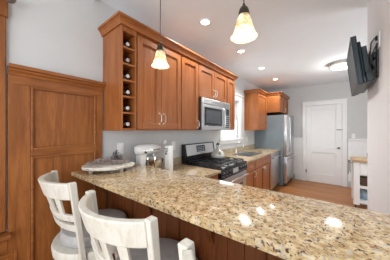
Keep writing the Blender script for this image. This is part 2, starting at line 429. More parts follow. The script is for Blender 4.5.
# bottles lying in the cubbies, neck outwards
wb = thing('wine_bottle', 'dark wine bottle with pale foil lying in the lowest cubby of the rack', 'bottle', (0, 0, 0), 'wine bottles in the cabinet cubbies')
build('glass', MB().lathe([(.004, 0), (.034, 0), (.0365, .006), (.0365, .19), (.032, .21), (.017, .238), (.0150, .245)], (0, 0, 0), 'x', 24), 'bottle', wb, True)
fo = build('foil', MB().lathe([(.0152, .2452), (.0150, .292), (.0165, .294), (.0165, .300), (.013, .303)], (0, 0, 0), 'x', 20), 'foil', wb, True)
pos = ['lowest', 'second from bottom', 'third from bottom', 'fourth from bottom', 'fifth from bottom', 'topmost']
for k in range(NB):
    o = wb if k == 0 else copy_tree(wb)
    o.location = (x0 + .0095, (CY0 + .016 + CY1 - .014) / 2 + (.001, -.001, .0015, 0, .001, -.0005)[k], zlo + k * pitch + .0075 + .0367)
    o['label'] = 'dark wine bottle lying in the %s cubby of the rack' % pos[k]
    if k in (4,):
        for ch in o.children:
            if ch.name.startswith('foil'):
                ch.data = ch.data.copy(); ch.data.materials[0] = M['foilr']

c1 = wallbox('wall_cabinet', 'tall cherry double-door wall cabinet next to the wine cubbies', .914, 1.50)
door_x(c1, .926, 1.203, 1.412, 2.25, UD, handle=(UD, 1.178, 1.515)); door_x(c1, 1.207, 1.492, 1.412, 2.25, UD, handle=(UD, 1.232, 1.515))
c2 = wallbox('wall_cabinet', 'tall cherry single-door wall cabinet just left of the microwave', 1.50, 1.832)
door_x(c2, 1.508, 1.824, 1.412, 2.25, UD, handle=(UD, 1.80, 1.475))
c3 = wallbox('wall_cabinet', 'short cherry double-door wall cabinet above the microwave', 1.832, 2.592, 1.828)
door_x(c3, 1.842, 2.212, 1.84, 2.25, UD, handle=(UD, 2.187, 1.93)); door_x(c3, 2.216, 2.584, 1.84, 2.25, UD, handle=(UD, 2.241, 1.93))
c4 = wallbox('wall_cabinet', 'narrow cherry wall cabinet between the microwave and the window', 2.605, 2.895)
door_x(c4, 2.615, 2.887, 1.412, 2.25, UD, handle=(UD, 2.64, 1.475))
CR = [(0, 0), (.012, 0), (.014, .006), (.016, .012), (.026, .034), (.036, .042), (.036, .048), (.046, .050), (.048, .056), (.048, .068), (0, .068)]
z = UT
cm = thing('crown_moulding', 'stepped cherry crown moulding along the long run of wall cabinets', 'moulding', (WX + .003, .77, z))
xf = UF
zb = Vector((0, 0, z + .001))
cmb = MB().sweep(CR, [(Vector((WX + .003, CY0, 0)) + zb, (0, -1, 0)), (Vector((UD, CY0, 0)) + zb, (1, -1, 0)), (Vector((UD, 2.895, 0)) + zb, (1, 1, 0)), (Vector((WX + .003, 2.895, 0)) + zb, (0, 1, 0))])
cmb.box(WX + .003, UD + .001, CY0, 2.895, z + .001, z + .03)
build('moulding', cmb, 'cherry_y', cm)
# far wall cabinet + over-fridge cabinet
c5 = wallbox('wall_cabinet', 'cherry wall cabinet between the window and the refrigerator', 4.09, 4.75)
door_x(c5, 4.10, 4.74, 1.412, 2.25, UD, handle=(UD, 4.66, 1.475))
OF = -1.09
c6 = wallbox('wall_cabinet', 'deep cherry cabinet above the refrigerator', 4.755, 5.74, 1.85, UT, OF)
door_x(c6, 4.765, 5.243, 1.865, 2.25, OF + .02, handle=(OF + .02, 5.21, 1.93)); door_x(c6, 5.247, 5.73, 1.865, 2.25, OF + .02, handle=(OF + .02, 5.28, 1.93))
cm2 = thing('crown_moulding', 'stepped cherry crown moulding on the far cabinets beside and over the refrigerator', 'moulding', (WX + .003, 4.09, z))
OD = OF + .02
cmb = MB().sweep(CR, [(Vector((WX + .003, 4.09, 0)) + zb, (0, -1, 0)), (Vector((UD, 4.09, 0)) + zb, (1, -1, 0)), (Vector((UD, 4.755, 0)) + zb, (1, -1, 0)), (Vector((OD, 4.755, 0)) + zb, (1, -1, 0)), (Vector((OD, 5.742, 0)) + zb, (1, 0, 0))])
cmb.box(WX + .003, UD + .001, 4.09, 5.742, z + .001, z + .03).box(UD, OD + .001, 4.755, 5.742, z + .001, z + .03)
build('moulding', cmb, 'cherry_y', cm2)

# ------------------------------------------------------------------ microwave
MY0, MY1, MXF = 1.837, 2.600, -1.352
mw = thing('microwave', 'stainless over-the-range microwave hung under the short cherry cabinet', 'microwave', (WX + .003, MY0, 1.40))
build('body', MB().box(WX + .003, MXF - .002, MY0, MY1, 1.402, 1.824), 'blackm', mw)
build('vent_panel', MB().box(MXF - .002, MXF + .018, MY0, MY1, 1.748, 1.824, .004, 2), 'steelh', mw)
gr = MB()
for k in range(5): gr.box(MXF + .018, MXF + .0195, MY0 + .03, MY1 - .03, 1.760 + .012 * k, 1.763 + .012 * k)
build('vent_slot', gr, 'blackm', mw)
dr = MB(); dy1 = MY1 - .19
dr.box(MXF - .002, MXF + .018, MY0, dy1, 1.402, 1.456, .002).box(MXF - .002, MXF + .018, MY0, dy1, 1.705, 1.745, .002).box(MXF - .002, MXF + .018, MY0, MY0 + .05, 1.456, 1.705, .002).box(MXF - .002, MXF + .018, dy1 - .05, dy1, 1.456, 1.705, .002)
d_ = build('door', dr, 'steelh', mw)
build('door_window', MB().box(MXF - .002, MXF + .012, MY0 + .05, dy1 - .05, 1.456, 1.705), 'dglass', d_)
win_in = MB().box(MXF + .012, MXF + .0135, MY0 + .10, dy1 - .10, 1.495, 1.672)
build('window_mesh', win_in, plain('mw_mesh', (.10, .11, .12), .3, .4, var=.3, scale=80), d_)
pts = [(MXF + .016, dy1 - .022, 1.43), (MXF + .045, dy1 - .022, 1.45), (MXF + .052, dy1 - .022, 1.575), (MXF + .045, dy1 - .022, 1.70), (MXF + .016, dy1 - .022, 1.72)]
build('handle', MB().tube(pts, .010, 10), 'steel', d_, True)
cp = build('control_panel', MB().box(MXF - .002, MXF + .017, dy1 + .003, MY1, 1.402, 1.745, .002), 'steel', mw)
build('keypad', MB().box(MXF + .017, MXF + .0185, dy1 + .025, MY1 - .025, 1.43, 1.725), 'dglass', cp)
kp = MB()
for r_ in range(6):
    for q in range(3): kp.box(MXF + .0186, MXF + .0196, dy1 + .04 + q * .038, dy1 + .066 + q * .038, 1.445 + r_ * .032, 1.465 + r_ * .032)
build('buttons', kp, plain('key_grey', (.35, .36, .37), .5), cp)

# ------------------------------------------------------------------ base cabinets, counters
BF = -1.105; BD = BF + .02; CX = -1.06; CTZ = .92
def basebox(label, y0, y1, ztop=None):
    c_ = thing('base_cabinet', label, 'cabinet', (WX + .003, y0, 0))
    b_ = MB().box(WX + .003, BF - .001, y0 + .001, y1 - .001, .10, ztop or CTZ - .033).box(WX + .003, BF - .06, y0 + .001, y1 - .001, 0, .10)
    build('body', b_, 'cherry_v', c_)
    f = MB().box(BF - .001, BF + .001, y0 + .001, y1 - .001, .10, CTZ - .033)
    build('face_frame', f, 'cherry_y', c_)
    return c_
def drawer(parent, y0, y1, z0, z1):
    d = build('drawer', MB().box(BF + .001, BD, y0, y1, z0, z1, .003), 'cherry_y', parent)
    pull(d, BD, (y0 + y1) / 2, (z0 + z1) / 2, .09, False); return d
bl = basebox('cherry base cabinet between the bar and the gas range', 1.045, 1.845)
drawer(bl, 1.45, 1.805, .73, .875); door_x(bl, 1.45, 1.805, .115, .72, BD, .05, handle=(BD, 1.48, .65))
b1 = basebox('narrow cherry drawer base cabinet just right of the gas range', 2.632, 3.065)
drawer(b1, 2.642, 3.058, .72, .875); door_x(b1, 2.642, 3.058, .115, .71, BD, .05, handle=(BD, 3.03, .64))
b2 = basebox('wide cherry double-door sink base cabinet under the window', 3.065, 3.985, .70)
b2d = build('drawer', MB().box(BF + .001, BD, 3.073, 3.977, .72, .875, .003), 'cherry_y', b2); pull(b2d, BD, 3.525, .797, .09, False)
door_x(b2, 3.073, 3.523, .115, .71, BD, .05, handle=(BD, 3.495, .64)); door_x(b2, 3.527, 3.977, .115, .71, BD, .05, handle=(BD, 3.555, .64))
# dishwasher
dw = thing('dishwasher', 'stainless dishwasher between the sink cabinet and the refrigerator', 'dishwasher', (WX + .01, 3.99, 0))
build('body', MB().box(WX + .01, BF, 3.99, 4.74, .10, CTZ - .035).box(WX + .01, BF - .06, 3.99, 4.74, 0, .10), 'blackm', dw)
dd = build('door', MB().box(BF, BD + .008, 3.995, 4.735, .11, .80, .004, 2), 'steel', dw)
build('control_strip', MB().box(BF, BD + .008, 3.995, 4.735, .805, .882, .004, 2), 'steelh', dw)
build('handle', MB().cyl((BD + .045, 4.05, .785), (BD + .045, 4.68, .785), .010).cyl((BD + .006, 4.09, .785), (BD + .045, 4.09, .785), .008).cyl((BD + .006, 4.64, .785), (BD + .045, 4.64, .785), .008), 'steel', dd, True)
# low counters
CT0 = CTZ - .03
tag(build('countertop', MB().box(WX + .024, CX, 1.062, 1.842, CT0, CTZ, .004, 2), 'granite'), 'low granite countertop between the bar and the gas range', 'countertop')
sy0, sy1, sx0, sx1 = 3.12, 3.86, -1.60, -1.19
ct = MB().box(WX + .024, CX, 2.632, sy0, CT0, CTZ).box(WX + .024, CX, sy1, 4.755, CT0, CTZ).box(WX + .024, sx0, sy0, sy1, CT0, CTZ).box(sx1, CX, sy0, sy1, CT0, CTZ)
tag(build('countertop', ct, 'granite'), 'low granite countertop with the sink, from the range to the refrigerator', 'countertop')
tag(build('backsplash', MB().box(WX + .002, WX + .022, 1.045, 1.842, CTZ - .03, 1.022, .002), 'granite2'), 'low granite upstand on the wall left of the range', 'backsplash')
tag(build('backsplash', MB().box(WX + .002, WX + .022, 2.632, 4.755, CTZ - .03, 1.022, .002), 'granite2'), 'low granite upstand on the wall below the window', 'backsplash')
# sink
sk = thing('sink', 'stainless undermount sink in the granite below the window', 'sink', (-1.395, 3.49, .75))
sb = MB(); t_ = .004
for y0, y1 in ((sy0 + .001, 3.485), (3.495, sy1 - .001)):
    a0, a1 = sx0 + .001, sx1 - .001
    sb.box(a0, a1, y0, y1, .72, .72 + t_).box(a0, a0 + t_, y0, y1, .72, .912).box(a1 - t_, a1, y0, y1, .72, .912).box(a0, a1, y0, y0 + t_, .72, .912).box(a0, a1, y1 - t_, y1, .72, .912)
build('basin', sb, 'steelh', sk)
for yy in (3.30, 3.68): build('drain', MB().cyl((-1.4, yy, .7245), (-1.4, yy, .728), .04), 'chrome', sk, True)
fc = thing('faucet', 'chrome kitchen faucet behind the sink', 'faucet', (-1.65, 3.49, CTZ))
build('base', MB().lathe([(.026, 0), (.026, .008), (.017, .016), (.015, .07), (.013, .075)], (-1.65, 3.49, CTZ + .0005), 'z', 20), 'chrome', fc, True)
sp = [(-1.65, 3.49, CTZ + .07)] + [(-1.57 - .08 * math.cos(a), 3.49, CTZ + .16 + .06 * math.sin(a)) for a in [k * PI / 8 for k in range(9)]] + [(-1.49, 3.49, CTZ + .12)]
build('spout', MB().tube(sp, .010, 12), 'chrome', fc, True)
build('lever', MB().cyl((-1.65, 3.49, CTZ + .05), (-1.65, 3.56, CTZ + .075), .006), 'chrome', fc, True)
sprayer = tag(build('soap_dispenser', MB().lathe([(.018, 0), (.018, .006), (.009, .012), (.009, .05), (.013, .055), (.010, .065)], (-1.65, 3.72, CTZ + .0005), 'z', 16).cyl((-1.65, 3.72, CTZ + .06), (-1.60, 3.72, CTZ + .056), .005), 'chrome', None, True), 'small chrome soap dispenser to the right of the faucet', 'soap dispenser')

# ------------------------------------------------------------------ gas range
RY0, RY1, RX = 1.852, 2.622, -1.07
rg = thing('gas_range', 'stainless and black gas range between two granite countertops', 'stove', (WX + .01, RY0, 0))
build('body', MB().box(WX + .01, RX - .03, RY0, RY1, .03, .905, .003), 'black', rg)
for yy in (RY0 + .04, RY1 - .04):
    for xx in (WX + .06, RX - .09): build('foot', MB().cyl((xx, yy, 0), (xx, yy, .03), .018), 'blackm', rg)
build('cooktop', MB().box(WX + .055, RX + .004, RY0, RY1, .906, .928, .005, 2), 'black', rg)
# backguard with tilted steel face
bgp = [(WX + .012, .906), (WX + .085, .906), (WX + .085, 1.03), (WX + .055, 1.195), (WX + .012, 1.195)]
bg = build('backguard', MB().prism([(u, v) for u, v in bgp], 'y', RY0, RY1), 'black', rg)
def on_bg(t): return (WX + .085 - .030 * t, 1.03 + .165 * t)
a, b_ = on_bg(.0), on_bg(.93)
face = MB().prism([(a[0], a[1]), (a[0] + .004, a[1]), (b_[0] + .004, b_[1]), (b_[0], b_[1])], 'y', RY0 + .035, RY1 - .035)
bf = build('steel_panel', face, 'steelh', bg)
a, b_ = on_bg(.24), on_bg(.80)
build('clock_display', MB().prism([(a[0] + .004, a[1]), (a[0] + .006, a[1]), (b_[0] + .006, b_[1]), (b_[0] + .004, b_[1])], 'y', 2.12, 2.34), 'dglass', bg)
a, b_ = on_bg(.55), on_bg(.68)
dots = MB()
for k in range(4):
    for t2 in (.32, .48, .64):
        a = on_bg(t2); dots.box(a[0] + .006, a[0] + .0075, 2.14 + k * .048, 2.17 + k * .048, a[1] - .006, a[1] + .006)
build('clock_keys', dots, plain('key_grey_pale', (.45, .46, .47), .5), bg)  # keys in one even pale grey
# burners and grates
burn = [(-1.50, 2.03), (-1.24, 2.03), (-1.50, 2.44), (-1.24, 2.44), (-1.37, 2.235)]
for bx_, by_ in burn:
    bu = build('burner', MB().lathe([(.055, .9285), (.055, .934), (.045, .938), (.043, .944)], (bx_, by_, 0), 'z', 24), 'pewter', rg, True)
    build('burner_cap', MB().lathe([(.036, .9445), (.037, .949), (.030, .953)], (bx_, by_, 0), 'z', 24), 'iron', bu, True)
gx0, gx1 = -1.60, -1.11
for i, (g0, g1) in enumerate(((RY0 + .03, 2.105), (2.115, 2.355), (2.365, RY1 - .03))):
    g = MB(); gz0, gz1 = .950, .962; r_ = .006
    for yy in (g0, g1): g.box(gx0, gx1, yy - r_ if yy == g1 else yy, yy if yy == g1 else yy + r_ * 2, gz0, gz1)
    for xx in (gx0, (gx0 + gx1) / 2, gx1): g.box(xx - r_, xx + r_, g0, g1, gz0, gz1)
    ym = (g0 + g1) / 2
    for xx in ((gx0 * 3 + gx1) / 4, (gx0 + gx1 * 3) / 4): g.box(xx - .1, xx - .025, ym - r_, ym + r_, gz0, gz1).box(xx + .025, xx + .1, ym - r_, ym + r_, gz0, gz1).box(xx - r_, xx + r_, g0, ym - .03, gz0, gz1).box(xx - r_, xx + r_, ym + .03, g1, gz0, gz1)
    for xx in (gx0, gx1):
        for yy in (g0, g1): g.box(xx - r_, xx + r_, yy - r_ if yy == g1 else yy, yy if yy == g1 else yy + r_, .9285, gz0)
    build('grate', g, 'iron', rg)
cpan = build('control_panel', MB().prism([(RX - .03, .80), (RX + .012, .80), (RX + .004, .905), (RX - .03, .905)], 'y', RY0, RY1), 'black', rg)
build('trim_strip', MB().prism([(RX + .0085, .825), (RX + .0125, .825), (RX + .008, .885), (RX + .004, .885)], 'y', 2.16, 2.32), 'steelh', cpan)
for yy in (1.91, 1.99, 2.07, 2.405, 2.485, 2.565):
    kn = build('knob', MB().cyl((RX + .008, yy, .853), (RX + .018, yy, .854), .024, .022, 20).box(RX + .016, RX + .036, yy - .006, yy + .006, .833, .875, .003).cyl((RX + .018, yy, .854), (RX + .030, yy, .855), .018, .016, 20), 'blackm', cpan)
    build('knob_ring', MB().lathe([(.0245, RX + .007), (.028, RX + .007), (.028, RX + .0125), (.0245, RX + .0125)], (0, yy, .853), 'x', 20, close=True), 'chrome', kn, True)
od = build('oven_door', MB().box(RX - .03, RX + .004, RY0 + .004, RY1 - .004, .245, .79, .004, 2), 'steelh', rg)
build('oven_window', MB().box(RX + .004, RX + .006, RY0 + .14, RY1 - .14, .36, .64), 'dglass', od)
build('handle', MB().cyl((RX + .05, RY0 + .05, .745), (RX + .05, RY1 - .05, .745), .012).cyl((RX + .003, RY0 + .08, .745), (RX + .05, RY0 + .08, .745), .009).cyl((RX + .003, RY1 - .08, .745), (RX + .05, RY1 - .08, .745), .009), 'steel', od, True)
build('storage_drawer', MB().box(RX - .03, RX + .004, RY0 + .004, RY1 - .004, .06, .235, .004, 2), 'steelh', rg)
# kettle on the far right burner
kx, ky, kz = -1.46, 2.43, .9625
kt = thing('kettle', 'cream enamel whistling kettle with arched handle on a rear burner of the range', 'kettle', (kx, ky, kz))
build('body', MB().lathe([(.082, 0), (.098, .006), (.108, .03), (.107, .05), (.095, .08), (.070, .108), (.045, .125), (.043, .128)], (kx, ky, kz), 'z', 32), 'cream', kt, True)
build('lid', MB().lathe([(.042, .1285), (.036, .138), (.014, .144), (.008, .147), (.012, .156), (.010, .166), (.003, .168)], (kx, ky, kz), 'z', 24), 'cream', kt, True)
sdx, sdy = .76, -.65
build('spout', MB().tube([(kx + sdx * r, ky + sdy * r, kz + h) for r, h in ((.075, .055), (.105, .085), (.122, .115))], .02, 12, [.022, .017, .012]), 'cream', kt, True)
hp = [(kx + .072 * math.cos(a) * sdx, ky + .072 * math.cos(a) * sdy, kz + .10 + .125 * math.sin(a)) for a in [k * PI / 14 for k in range(15)]]
build('handle', MB().tube(hp, .008, 10), 'chrome', kt, True)
build('grip', MB().tube([(p[0], p[1], p[2] + .001) for p in hp[4:11]], .0115, 10), 'blackm', kt, True)

# ------------------------------------------------------------------ refrigerator
fy0, fy1 = 4.772, 5.70
fr = thing('refrigerator', 'stainless bottom-freezer refrigerator with dark grey side at the end of the counter', 'refrigerator', (WX + .02, fy0, 0))
build('body', MB().box(WX + .02, -1.005, fy0, fy1, .03, 1.775, .004), 'fside', fr)
fd = build('door', MB().box(-1.0, -.925, fy0, fy1, .755, 1.775, .012, 3), 'steel', fr, True)
fz = build('freezer_drawer', MB().box(-1.0, -.925, fy0, fy1, .09, .74, .012, 3), 'steel', fr, True)
build('toe_grille', MB().box(-1.0, -.955, fy0 + .01, fy1 - .01, .015, .08), 'blackm', fr)
hx = -.925
build('handle', MB().tube([(hx, fy0 + .10, .86), (hx + .045, fy0 + .10, .88), (hx + .055, fy0 + .10, 1.0), (hx + .062, fy0 + .10, 1.25), (hx + .055, fy0 + .10, 1.58), (hx + .045, fy0 + .10, 1.70), (hx, fy0 + .10, 1.72)], .013, 10), 'steel', fd, True)
build('handle', MB().tube([(hx, fy0 + .08, .66), (hx + .045, fy0 + .09, .66), (hx + .058, fy0 + .25, .66), (hx + .06, fy0 + .46, .66), (hx + .058, fy1 - .25, .66), (hx + .045, fy1 - .09, .66), (hx, fy1 - .08, .66)], .013, 10), 'steel', fz, True)
build('hinge_cover', MB().box(-1.05, -.94, fy1 - .12, fy1 - .02, 1.776, 1.790, .003), 'fside', fr)
for yy in (fy0 + .05, fy1 - .05):
    build('foot', MB().cyl((-1.05, yy, 0), (-1.05, yy, .03), .02).cyl((-1.62, yy, 0), (-1.62, yy, .03), .02), 'blackm', fr)

# ------------------------------------------------------------------ bar
BY0, BY1, BZ = .507, 1.060, 1.057
pn = thing('half_wall', 'dark reddish timber panelled half wall carrying the granite bar', 'half wall', (-.6, .9, 0))
PX0, PX1 = T + .013, .58
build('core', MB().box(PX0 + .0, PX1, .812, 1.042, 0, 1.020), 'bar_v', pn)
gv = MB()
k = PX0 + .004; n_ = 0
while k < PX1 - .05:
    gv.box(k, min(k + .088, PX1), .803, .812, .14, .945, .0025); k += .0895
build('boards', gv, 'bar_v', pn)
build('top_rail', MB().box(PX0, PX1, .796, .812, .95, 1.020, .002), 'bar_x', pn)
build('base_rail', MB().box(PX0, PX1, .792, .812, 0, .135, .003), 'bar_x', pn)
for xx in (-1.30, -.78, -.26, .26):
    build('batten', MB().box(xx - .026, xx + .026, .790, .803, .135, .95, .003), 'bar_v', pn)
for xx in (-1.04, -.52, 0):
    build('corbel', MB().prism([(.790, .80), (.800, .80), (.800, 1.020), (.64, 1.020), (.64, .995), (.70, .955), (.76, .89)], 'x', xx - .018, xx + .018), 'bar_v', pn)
slab = MB().prism([(T + .0015, BY0 + .002), (-.35, .556), (.60, .592), (.60, BY1), (T + .0015, BY1)], 'z', BZ - .034, BZ)
bmesh.ops.bevel(slab.bm, geom=[e for e in slab.bm.edges if abs(e.verts[0].co.z - e.verts[1].co.z) < .001], offset=.006, segments=3, affect='EDGES', profile=.5)
tag(build('countertop', slab, 'granite', None, True), 'long speckled beige granite bar top in the foreground', 'countertop')

# ------------------------------------------------------------------ bar stools
def Pb(u, zz, off=0):
    """point of the curved, backward-leaning stool back; u from -1 to 1 across, off outwards"""
    t_ = (zz - .66) / .44
    ye = -.150 - .055 * t_; sg = .035 + .066 * max(0, t_) ** 1.2
    f_ = lambda q: Vector((.215 * q, ye - sg * max(0., 1 - q * q) ** .85, zz))
    p = f_(u); d = f_(min(1, u + .02)) - f_(max(-1, u - .02)); n_ = Vector((d.y, -d.x, 0)).normalized()
    return p + n_ * off
def arc_band(mb, z0, z1, a0, a1, th, n=24, dz=0):
    rings = []
    for k in range(n + 1):
        u = a0 + (a1 - a0) * k / n; sag = dz * (1 - (2 * k / n - 1) ** 2)
        rings.append([mb.bm.verts.new(Pb(u, zz, o_) + Vector((0, 0, e_))) for zz, o_, e_ in ((z0, -th / 2, 0), (z0, th / 2, 0), (z1, th / 2, sag), (z1, -th / 2, sag))])
    for p, q in zip(rings, rings[1:]):
        for k in range(4): mb.bm.faces.new((p[k], p[(k + 1) % 4], q[(k + 1) % 4], q[k]))
    mb.bm.faces.new(rings[0][::-1]); mb.bm.faces.new(rings[-1]); return mb
def soften(o, wd=.004, seg=2):
    m_ = o.modifiers.new('bevel', 'BEVEL'); m_.width = wd; m_.segments = seg; m_.limit_method = 'ANGLE'; m_.angle_limit = math.radians(40)
    return o
sl = thing('bar_stool', 'x', 'bar stool', (0, 0, 0), 'whitewashed swivel stools along the bar')
build('cushion', MB().lathe([(.17, .666), (.200, .668), (.212, .682), (.214, .715), (.200, .738), (.16, .749), (.09, .755), (.02, .757)], (0, 0, 0), 'z', 40), 'cushion', sl, True)
build('seat_frame', MB().lathe([(.05, .600), (.232, .600), (.250, .608), (.256, .652), (.250, .668), (.224, .672), (.16, .665)], (0, 0, 0), 'z', 48), 'wash', sl, True)
soften(build('top_rail', arc_band(MB(), 1.005, 1.100, -.97, .97, .028, 30, .003), 'wash', sl, True), .006, 3)
soften(build('lower_rail', arc_band(MB(), .874, .912, -.97, .97, .022, 30), 'wash', sl, True))
soften(build('lower_rail', arc_band(MB(), .815, .853, -.97, .97, .022, 30), 'wash', sl, True))
for a in (-.60, -.2, .2, .60):
    soften(build('slat', arc_band(MB(), .906, 1.007, a - .085, a + .085, .013, 4), 'wash', sl, True), .002)
for e in (-1, 1):
    pb = MB(); rings = []
    for zz, wd in ((.612, .016), (.72, .016), (.85, .016), (1.0, .017), (1.08, .018), (1.106, .018)):
        t_ = (zz - .66) / .44; cx_, cy_ = e * (.214 + .008 * t_), -.148 - .055 * t_
        rings.append([pb.bm.verts.new((cx_ + u * .016, cy_ + v * wd, zz)) for u, v in ((-1, -1), (1, -1), (1, 1), (-1, 1))])
    for p, q in zip(rings, rings[1:]):
        for k in range(4): pb.bm.faces.new((p[k], p[(k + 1) % 4], q[(k + 1) % 4], q[k]))
    pb.bm.faces.new(rings[0][::-1]); pb.bm.faces.new(rings[-1])
    soften(build('back_post', pb, 'wash', sl, True), .005, 3)
build('swivel', MB().cyl((0, 0, .585), (0, 0, .600), .08), 'blackm', sl)
build('under_frame', MB().lathe([(.04, .545), (.15, .545), (.155, .555), (.155, .580), (.15, .585)], (0, 0, 0), 'z', 32), 'wash', sl, True)
for sx_ in (-1, 1):
    for sy_ in (-1, 1):
        lg = MB(); rings = []
        for t2 in (0, 1):
            cxx, cyy, zz, h_ = ((.10, .10, .56, .021), (.185, .185, 0, .015))[t2]
            rings.append([lg.bm.verts.new((sx_ * cxx + u * h_, sy_ * cyy + v * h_, zz)) for u, v in ((-1, -1), (1, -1), (1, 1), (-1, 1))])
        for k in range(4): lg.bm.faces.new((rings[0][k], rings[0][(k + 1) % 4], rings[1][(k + 1) % 4], rings[1][k]))
        lg.bm.faces.new(rings[0]); lg.bm.faces.new(rings[1][::-1])
        soften(build('leg', lg, 'wash', sl))
build('foot_ring', MB().lathe([(.208 + .011 * math.cos(q * PI / 4), .22 + .011 * math.sin(q * PI / 4)) for q in range(8)], (0, 0, 0), 'z', 40, close=True), 'pewter', sl, True)
stools = [(-1.365, .565, -3, 'whitewashed bar stool with curved slatted back, farthest left beside the timber wall'),
          (-.712, .568, 2, 'whitewashed curved-back bar stool in the middle of the row of three'),
          (-.085, .553, 0, 'whitewashed bar stool nearest the camera, only its rounded back post top showing')]
for k, (x, y, r_, lb) in enumerate(stools):
    o = sl if k == 0 else copy_tree(sl)
    o.location = (x, y - .0, 0); o.rotation_euler = (0, 0, math.radians(r_)); o['label'] = lb

# ------------------------------------------------------------------ tray with driftwood on the bar
tx, ty = -1.505, .725; tz = BZ + .0005
ang = math.radians(60)
random.seed(5)
tr_ = thing('slab_tray', 'rustic whitewashed wood slab tray on little feet at the left end of the bar', 'tray', (tx, ty, tz))
def blob(rs, n=48):
    out = []
    for k in range(n):
        a = 2 * PI * k / n; q = 1 + .015 * math.sin(3 * a + .5) + .02 * math.sin(5 * a + 2) + .012 * math.sin(9 * a)
        u, v =   .205 * rs * q * math.cos(a), .150 * rs * q * math.sin(a)
        out.append((tx + u * math.cos(ang) - v * math.sin(ang), ty + u * math.sin(ang) + v * math.cos(ang)))
    return out
tb = MB()
rr = [[tb.bm.verts.new((x, y, tz + h)) for x, y in blob(s_)] for s_, h in ((.88, .024), (.97, .030), (1.0, .042), (.985, .050), (.93, .051), (.90, .047))]
for a, b_ in zip(rr, rr[1:]):
    for k in range(48): tb.bm.faces.new((a[k], a[(k + 1) % 48], b_[(k + 1) % 48], b_[k]))
tb.bm.faces.new(rr[0][::-1]); tb.bm.faces.new(rr[-1])
build('tray_top', tb, 'tray', tr_, True)
for u, v in ((-.12, -.08), (.10, -.095), (.12, .07), (-.10, .08)):
    fx_, fy_ = tx + u * math.cos(ang) - v * math.sin(ang), ty + u * math.sin(ang) + v * math.cos(ang)
    build('foot', MB().lathe([(.012, 0), (.016, .006), (.018, .016), (.012, .0245)], (fx_, fy_, tz), 'z', 16), 'bark', tr_, True)
dz0 = tz + .048
def loc(u, v): return (tx + u * math.cos(ang) - v * math.sin(ang), ty + u * math.sin(ang) + v * math.cos(ang))
dfw = thing('driftwood_branch', 'grey brown driftwood branch lying across the slab tray', 'driftwood', (tx, ty, dz0))
pts = []
for k in range(9):
    t2 = k / 8; x, y = loc(-.17 + .33 * t2, .03 * math.sin(5 * t2) - .01); pts.append((x, y, dz0 + .018 + .016 * math.sin(3 * t2)))
p2 = [(*loc(-.12 + .2 * k / 6, .075 - .11 * k / 6), dz0 + .030 + .012 * math.sin(k * .9)) for k in range(7)]
build('side_branch', MB().tube(p2, .01, 8, [.006, .010, .012, .012, .011, .009, .006]), 'drift', dfw, True)
build('stem', MB().tube(pts, .01, 8, [.007, .011, .014, .015, .014, .013, .012, .010, .006]), 'drift', dfw, True)
tw = MB()
for k in range(30):
    t2 = random.uniform(.05, .95); a = random.uniform(0, 2 * PI); L = random.uniform(.03, .07)
    x, y = loc(-.13 + .27 * t2, .03 * math.sin(5 * t2) - .01)
    tw.tube([(x, y, dz0 + .018), (x + L * .5 * math.cos(a), y + L * .5 * math.sin(a), dz0 + .022 + L * .25), (x + L * math.cos(a), y + L * math.sin(a), dz0 + .02 + L * random.uniform(.1, .7))], .003, 5, [.005, .004, .002])
build('twig', tw, 'drift', dfw, True)
gl = thing('dried_garland', 'sprig of dried grey leaves heaped behind the driftwood on the tray', 'garland', (tx, ty, dz0))
lv = MB()
cx_, cy_ = loc(.055, .092)
for k in range(110):
    a = random.uniform(0, 2 * PI); q = random.uniform(0, .055); hh = random.uniform(.012, .105) * (1.15 - q / .07)
    px_, py_ = cx_ + q * math.cos(a) * 1.3, cy_ + q * math.sin(a) * .9
    mt = Matrix.Translation((px_, py_, dz0 + hh)) @ Matrix.Rotation(random.uniform(0, 6), 4, 'Z') @ Matrix.Rotation(random.uniform(-1.1, 1.1), 4, 'Y')
    L, wd = random.uniform(.016, .030), .008
    vs = [lv.bm.verts.new(mt @ Vector(p)) for p in ((-L, 0, 0), (0, -wd, .001), (L, 0, 0), (0, wd, .001), (0, 0, .003))]
    for i in range(4): lv.bm.faces.new((vs[i], vs[(i + 1) % 4], vs[4]))
    lv.bm.faces.new(vs[:4][::-1])
lf = build('leaves', lv, 'sage', gl); lf['kind'] = 'stuff'
sm = MB()
for k in range(9):
    a = k * .75; sm.tube([(cx_ + .01 * math.cos(a), cy_ + .01 * math.sin(a), dz0 + .006), (cx_ + .03 * math.cos(a), cy_ + .025 * math.sin(a), dz0 + .03), (cx_ + .055 * math.cos(a), cy_ + .04 * math.sin(a), dz0 + .045)], .0018, 5)
build('stems', sm, 'sage', gl)

# ------------------------------------------------------------------ stand mixer
mx, mz = -1.60, CTZ + .0005
mxr = thing('stand_mixer', 'white stand mixer with steel bowl on the low counter behind the bar', 'mixer', (mx, 1.2, mz))
build('base', MB().box(mx - .085, mx + .085, 1.068, 1.36, mz, mz + .03, .012, 3), 'whiteg', mxr, True)
build('column', MB().prism([(1.072, mz + .03), (1.150, mz + .03), (1.135, mz + .13), (1.15, mz + .222), (1.075, mz + .222)], 'x', mx - .04, mx + .04), 'whiteg', mxr)
hd = MB()
hp_ = [(.02, 1.040), (.045, 1.050), (.058, 1.075), (.064, 1.13), (.065, 1.20), (.060, 1.27), (.050, 1.325), (.038, 1.352), (.020, 1.358)]
hd.lathe([(r * .95, y) for r, y in hp_], (mx, 0, mz + .272), 'y', 28)
build('motor_head', hd, 'whiteg', mxr, True)
build('band', MB().box(mx + .0575, mx + .0635, 1.10, 1.31, mz + .258, mz + .270, .002), 'chrome', mxr)
build('speed_knob', MB().cyl((mx + .055, 1.12, mz + .245), (mx + .075, 1.12, mz + .245), .009).cyl((mx, 1.355, mz + .272), (mx, 1.366, mz + .272), .018), 'black', mxr, True)
